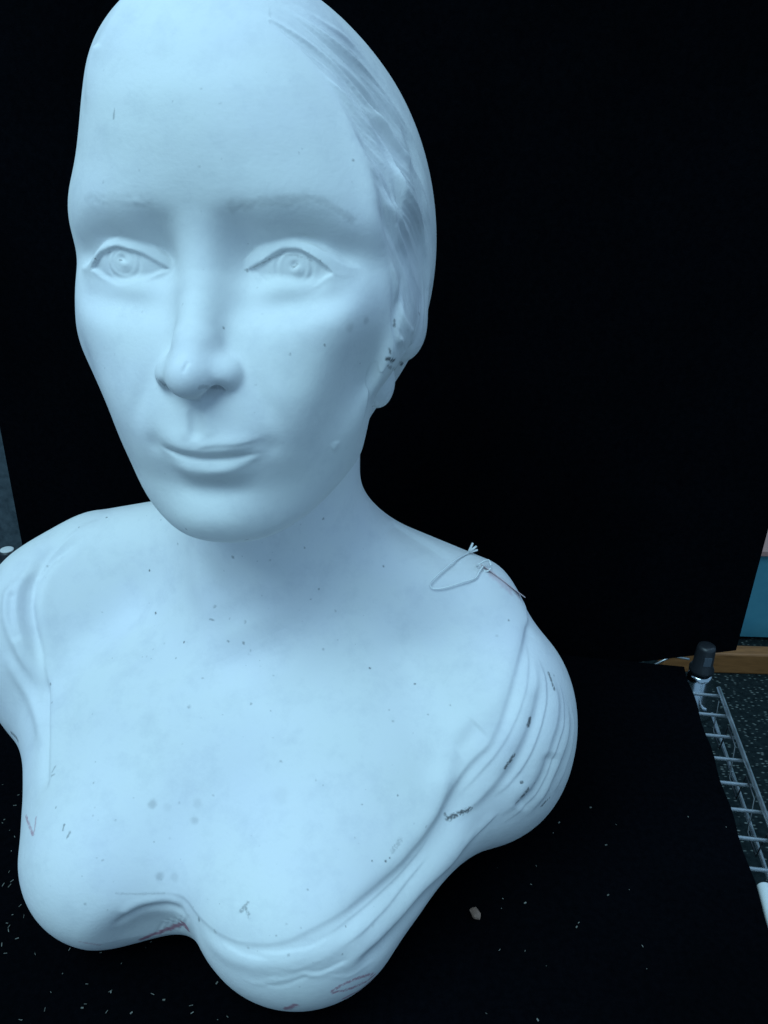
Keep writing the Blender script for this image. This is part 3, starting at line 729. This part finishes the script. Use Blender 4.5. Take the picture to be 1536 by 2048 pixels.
shelf = link(bpy.data.objects.new('wire_shelf', None)); shelf.location = SO
tag(shelf, 'chrome wire shelf with black capped corner posts, under the black cloth', 'shelf')
def sp(x, y, z): return shelf_pt(x, y, z) - SO
RX = -.012                                               # the side rail stands outside the cloth
for side, name in ((RX, 'side_rail'), (.612, 'side_rail')):
    bm = bmesh.new(); tube(bm, [sp(side, .014, -.0035), sp(side, .48, -.0035)], .0017, 12); newobj(name, bm, chrome, shelf, True)
    bm = bmesh.new(); tube(bm, [sp(side, .014, -.030), sp(side, .48, -.030)], .0014, 12); newobj(name, bm, chrome, shelf, True)
    bm = bmesh.new(); pts = []
    k = 0; y = .03
    while y < .46:
        pts += [sp(side + (.0035 if side < 0 else -.0035), y, -.004), sp(side + (.0035 if side < 0 else -.0035), y + .005, -.030), sp(side + (.0035 if side < 0 else -.0035), y + .026, -.030), sp(side + (.0035 if side < 0 else -.0035), y + .031, -.004)]; y += .052
    tube(bm, pts, .0006, 8); newobj('truss_wire', bm, shaded, shelf, True)
bm = bmesh.new(); tube(bm, [sp(.045, -.014, -.016), sp(.62, -.055, -.012)], .0012, 12); newobj('rear_rail', bm, chrome, shelf, True)
bm = bmesh.new(); tube(bm, [sp(.006, -.016, .001), sp(.020, -.018, .001), sp(.045, -.014, -.016)], .0010, 10); newobj('rear_rail', bm, chrome, shelf, True)
bm = bmesh.new(); tube(bm, [sp(.01, -.010, -.030), sp(.62, -.055, -.030)], .0011, 12); newobj('rear_rail', bm, chrome, shelf, True)
wire_me = None
for k in range(19):
    y = .022 + .0245 * k
    if wire_me is None:
        bm = bmesh.new(); tube(bm, [sp(RX, 0, -.0055), sp(.612, 0, -.0055)], .0013, 10)
        o = newobj('wire', bm, chrome, shelf, True); wire_me = o.data
    else: o = link(bpy.data.objects.new('wire', wire_me), shelf)
    o.location = shelf_pt(0, y) - SO
for x, y, lab in ((0.0, 0.0, 1), (.626, -.051, 0)):
    c = shelf_pt(x, y) - SO
    bm = bmesh.new(); lathe(bm, [(.0066, -.70), (.0066, .013)], 28); post = newobj('post', bm, polished, shelf, True); post.location = c
    bm = bmesh.new(); lathe(bm, [(.0165, -.040), (.0160, -.034), (.0100, -.004), (.0094, -.001), (.0082, .0)], 28); col = newobj('collar', bm, polished, shelf, True); col.location = c
    bm = bmesh.new(); lathe(bm, [(.0098, .002), (.0100, .005), (.0080, .009), (.0074, .0245), (.0067, .0268), (.0042, .0276), (.001, .0278)], 28); cap = newobj('cap', bm, blackp, post, True)
    if not lab:
        bm = bmesh.new(); lathe(bm, [(.0062, .0272), (.0062, .0280), (.005, .0284), (.0005, .0286)], 20)
        st = newobj('cap_sticker', bm, mat('worn_white_plastic', (.62, .62, .60), .6), post, True)
    else:
        bm = bmesh.new(); box(bm, (-.003, -.0084, .012), (.003, -.0074, .020)); newobj('cap_glint', bm, mat('painted_glint', (.07, .085, .105), .5), post)  # lighter front patch: the cap's reflection painted as a colour

# ------------------------------------------------------------------ room seen past the shelf
def carpet_mat():
    m = mat('flecked_carpet', (.02, .03, .03), .95, 0, .1); N, L, b = nodes(m); v = coord(N, L, (1, 1, 1))
    w1 = N.new('ShaderNodeTexVoronoi'); w1.inputs['Scale'].default_value = 82; w1.inputs['Randomness'].default_value = .55; mp = coord(N, L, (1.0, 2.0, 1))
    L.new(mp, w1.inputs['Vector'])
    f = ramp(N, L, w1.outputs['Distance'], [(.10, (1, 1, 1)), (.34, (0, 0, 0))])
    base = ramp(N, L, noise(N, L, v, 90, 4), [(.3, (.006, .011, .012)), (.7, (.018, .028, .028))])
    fl = ramp(N, L, noise(N, L, v, 25, 2), [(.3, (.12, .16, .14)), (.7, (.28, .30, .26))])
    n = N.new('ShaderNodeMix'); n.data_type = 'RGBA'; L.new(f, n.inputs[0]); L.new(base, n.inputs[6]); L.new(fl, n.inputs[7])
    L.new(n.outputs[2], b.inputs['Base Color']); bump(N, L, b, noise(N, L, v, 300, 2), .6, .003)
    return m
def plain(name, c1, c2, scale=20, rough=.7, stretch=(1, 1, 1)):
    m = mat(name, c1, rough); N, L, b = nodes(m)
    L.new(ramp(N, L, noise(N, L, coord(N, L, stretch), scale, 5), [(.3, c1), (.7, c2)]), b.inputs['Base Color']); return m
FZ = -.70
bm = bmesh.new(); vs = [bm.verts.new((x, y, FZ)) for x, y in ((-9, -1.5), (9, -1.5), (9, 4.2), (-9, 4.2))]; bm.faces.new(vs)
tag(newobj('floor', bm, carpet_mat()), kind='structure')
bm = bmesh.new(); box(bm, (-9, 4.2, FZ), (9, 4.3, 3.0)); tag(newobj('wall', bm, plain('grey_wall', (.16, .20, .22), (.24, .28, .30), 14)), kind='structure')
bm = bmesh.new(); box(bm, (.62, 1.492, FZ), (1.9, 1.528, FZ + .052), .004)
tag(newobj('wooden_plank', bm, plain('stained_wood', (.26, .10, .028), (.42, .165, .05), 22, .5, (1, 6, 6))), 'brown wooden plank lying on the floor at the right edge', 'plank')
cab = link(bpy.data.objects.new('teal_cabinet', None)); cab.location = (1.2, 1.62, FZ)
tag(cab, 'teal painted low cabinet with a pale reddish top board, far right', 'cabinet')
bm = bmesh.new(); box(bm, (-.55, 0, .012), (.7, .14, .232)); newobj('body', bm, plain('teal_paint', (.06, .26, .34), (.10, .33, .40), 12, .6), cab)
bm = bmesh.new(); box(bm, (-.53, .03, 0), (.68, .13, .012)); newobj('plinth', bm, mat('dark_plinth', (.02, .022, .02), .7), cab)
bm = bmesh.new(); box(bm, (-.56, -.012, .232), (.71, .10, .246), .002); newobj('top_board', bm, plain('reddish_board', (.50, .26, .22), (.60, .34, .28), 16, .55), cab)
bm = bmesh.new(); box(bm, (-.56, .145, .0), (.75, .18, .55)); newobj('back_panel', bm, plain('green_paint', (.08, .30, .26), (.12, .36, .32), 12, .6), cab)
pil = bm = bmesh.new(); box(bm, (-1.9, 1.25, FZ), (-.55, 1.32, 1.4)); 
tag(newobj('partition', bm, plain('grey_felt', (.03, .045, .055), (.08, .105, .12), 90, .9)), 'grey felt covered partition behind the left shelf post', 'partition')

# ------------------------------------------------------------------ small things
# tag on a nylon string, on the right shoulder
def surf(u, v, lift=.05):
    h = hit(u, v)
    while h is None: u -= 2; v += 2; h = hit(u, v)
    d = CAM - h; d /= np.linalg.norm(d); return (h + d * lift) * .01
nylon = mat('clear_nylon', (.88, .90, .90), .25, 0, .5)
nylon.node_tree.nodes['Principled BSDF'].inputs['Transmission Weight'].default_value = .0
tg = link(bpy.data.objects.new('price_tag', None)); c0 = Vector(surf(968, 1140)); tg.location = c0
tag(tg, 'small pale pink paper tag on a clear nylon string over the shoulder', 'tag')
def spl(P, n=6):
    P = [Vector(p) for p in P]; out = []
    for i in range(len(P) - 1):
        a, b_, c_, d_ = P[max(i - 1, 0)], P[i], P[i + 1], P[min(i + 2, len(P) - 1)]
        for k in range(n):
            t = k / n; out.append(.5 * ((2 * b_) + (c_ - a) * t + (2 * a - 5 * b_ + 4 * c_ - d_) * t * t + (3 * b_ - a - 3 * c_ + d_) * t ** 3))
    return out + [P[-1]]
sl = [(940, 1103, .5), (915, 1117, .3), (893, 1134, .25), (872, 1152, .35), (860, 1166, .3), (866, 1177, .2), (890, 1175, .25), (925, 1164, .3), (950, 1156, .25), (958, 1144, .3), (966, 1132, .4)]
bm = bmesh.new(); tube(bm, [p - c0 for p in spl([surf(*q) for q in sl])], .0005, 8); newobj('string', bm, nylon, tg, True)
bm = bmesh.new(); e0 = Vector(surf(938, 1104, .5)) - c0
for k, (dx, dz) in enumerate(((.004, .004), (.005, .001), (.002, .005))): tube(bm, [e0, e0 + Vector((dx, .001 * k, dz))], [.0009, .0006], 6)
newobj('frayed_end', bm, nylon, tg, True)
bm = bmesh.new(); kn = Vector(surf(968, 1131, .45)) - c0
tube(bm, spl([kn + Vector((.004 * math.cos(a), .002 * math.sin(2 * a), .003 * math.sin(a))) for a in np.linspace(0, 6.0, 8)]), .0006, 6); newobj('knot', bm, nylon, tg, True)
bm = bmesh.new()
t0 = Vector(surf(972, 1136, .45)) - c0; up = (Vector(CAM * .01) - Vector(surf(985, 1150)))
t1 = t0 + Vector((.0235, -.002, -.0175)); wv = Vector((-.006, .016, -.004))
vv = [t0, t1, t1 + wv * .35, t0 + wv]; th = Vector((.0001, .0, .0004))
A = [bm.verts.new(q) for q in vv]; B = [bm.verts.new(q + th) for q in vv]
bm.faces.new(A); bm.faces.new(B[::-1])
for k in range(4): bm.faces.new((A[k], B[k], B[(k + 1) % 4], A[(k + 1) % 4]))
bmesh.ops.recalc_face_normals(bm, faces=bm.faces)
newobj('card', bm, plain('pink_card', (.70, .52, .55), (.78, .62, .64), 60), tg)

# chip of clay and lint on the cloth
random.seed(4)
bm = bmesh.new(); bmesh.ops.create_icosphere(bm, subdivisions=2, radius=.0034)
for v_ in bm.verts: v_.co = Vector((v_.co.x * .8, v_.co.y * 1.25, v_.co.z * .55)) * random.uniform(.8, 1.2)
o = newobj('clay_chip', bm, plain('fired_clay', (.16, .10, .075), (.26, .16, .12), 300)); o.location = Vector(at_z(950, 1826, .25) * .01); o.rotation_euler.z = .5
tag(o, 'small brown clay chip lying on the black cloth right of the bust', 'chip')
bm = bmesh.new()
def lint(x, y, l, wd, a):
    c = Vector((x, y, .0007)); d = Vector((math.cos(a), math.sin(a), random.uniform(-.1, .2))) * l / 2; e = Vector((-math.sin(a), math.cos(a), 0)) * wd / 2
    vs = [bm.verts.new(c + q) for q in (-d - e, d - e, d + e, -d + e)]; top = [bm.verts.new(v_.co + Vector((0, 0, wd * .6))) for v_ in vs]
    bm.faces.new(vs[::-1]); bm.faces.new(top)
    for k in range(4): bm.faces.new((vs[k], vs[(k + 1) % 4], top[(k + 1) % 4], top[k]))
def lint_px(u, v, l, wd):
    p = at_z(u, v, 0) * .01; lint(p[0], p[1], l, wd, random.uniform(0, 3.14))
for k in range(24): lint_px(random.uniform(0, 560) * random.uniform(.3, 1), random.uniform(1880, 2048), random.uniform(.0005, .0024), random.uniform(.00018, .0004))
for k in range(30): lint_px(random.uniform(0, 60), random.uniform(1560, 1900), random.uniform(.0005, .0024), random.uniform(.00018, .0004))
for k in range(20): lint_px(random.gauss(1100, 170), random.gauss(1790, 120), random.uniform(.0004, .0013), random.uniform(.0002, .0004))
for u, v in [(1050, 1808), (1153, 1856), (1075, 2042), (1181, 1617), (1118, 1647), (1212, 1692), (1216, 1792), (328, 2002), (434, 1968), (222, 1986), (165, 2018), (263, 2028)]: lint_px(u, v, .0013, .0007)
tag(newobj('lint', bm, plain('pale_lint', (.05, .05, .04), (.25, .25, .22), 400)), 'pale lint and dust specks scattered over the black cloth', 'lint', kind='stuff')
# white tube by the shelf rail
bm = bmesh.new(); p0 = Vector(at_z(1527, 1772, -.4) * .01); p1 = Vector(at_z(1590, 1990, -.4) * .01)
tube(bm, [p0 - p0, (p1 - p0) * .01, (p1 - p0) * .02, (p1 - p0)], [.0030, .0042, .0045, .0045], 18)
o = newobj('white_tube', bm, mat('white_plastic', (.72, .74, .74), .4), None, True); o.location = p0
tag(o, 'thin white plastic tube lying along the right shelf rail', 'tube')
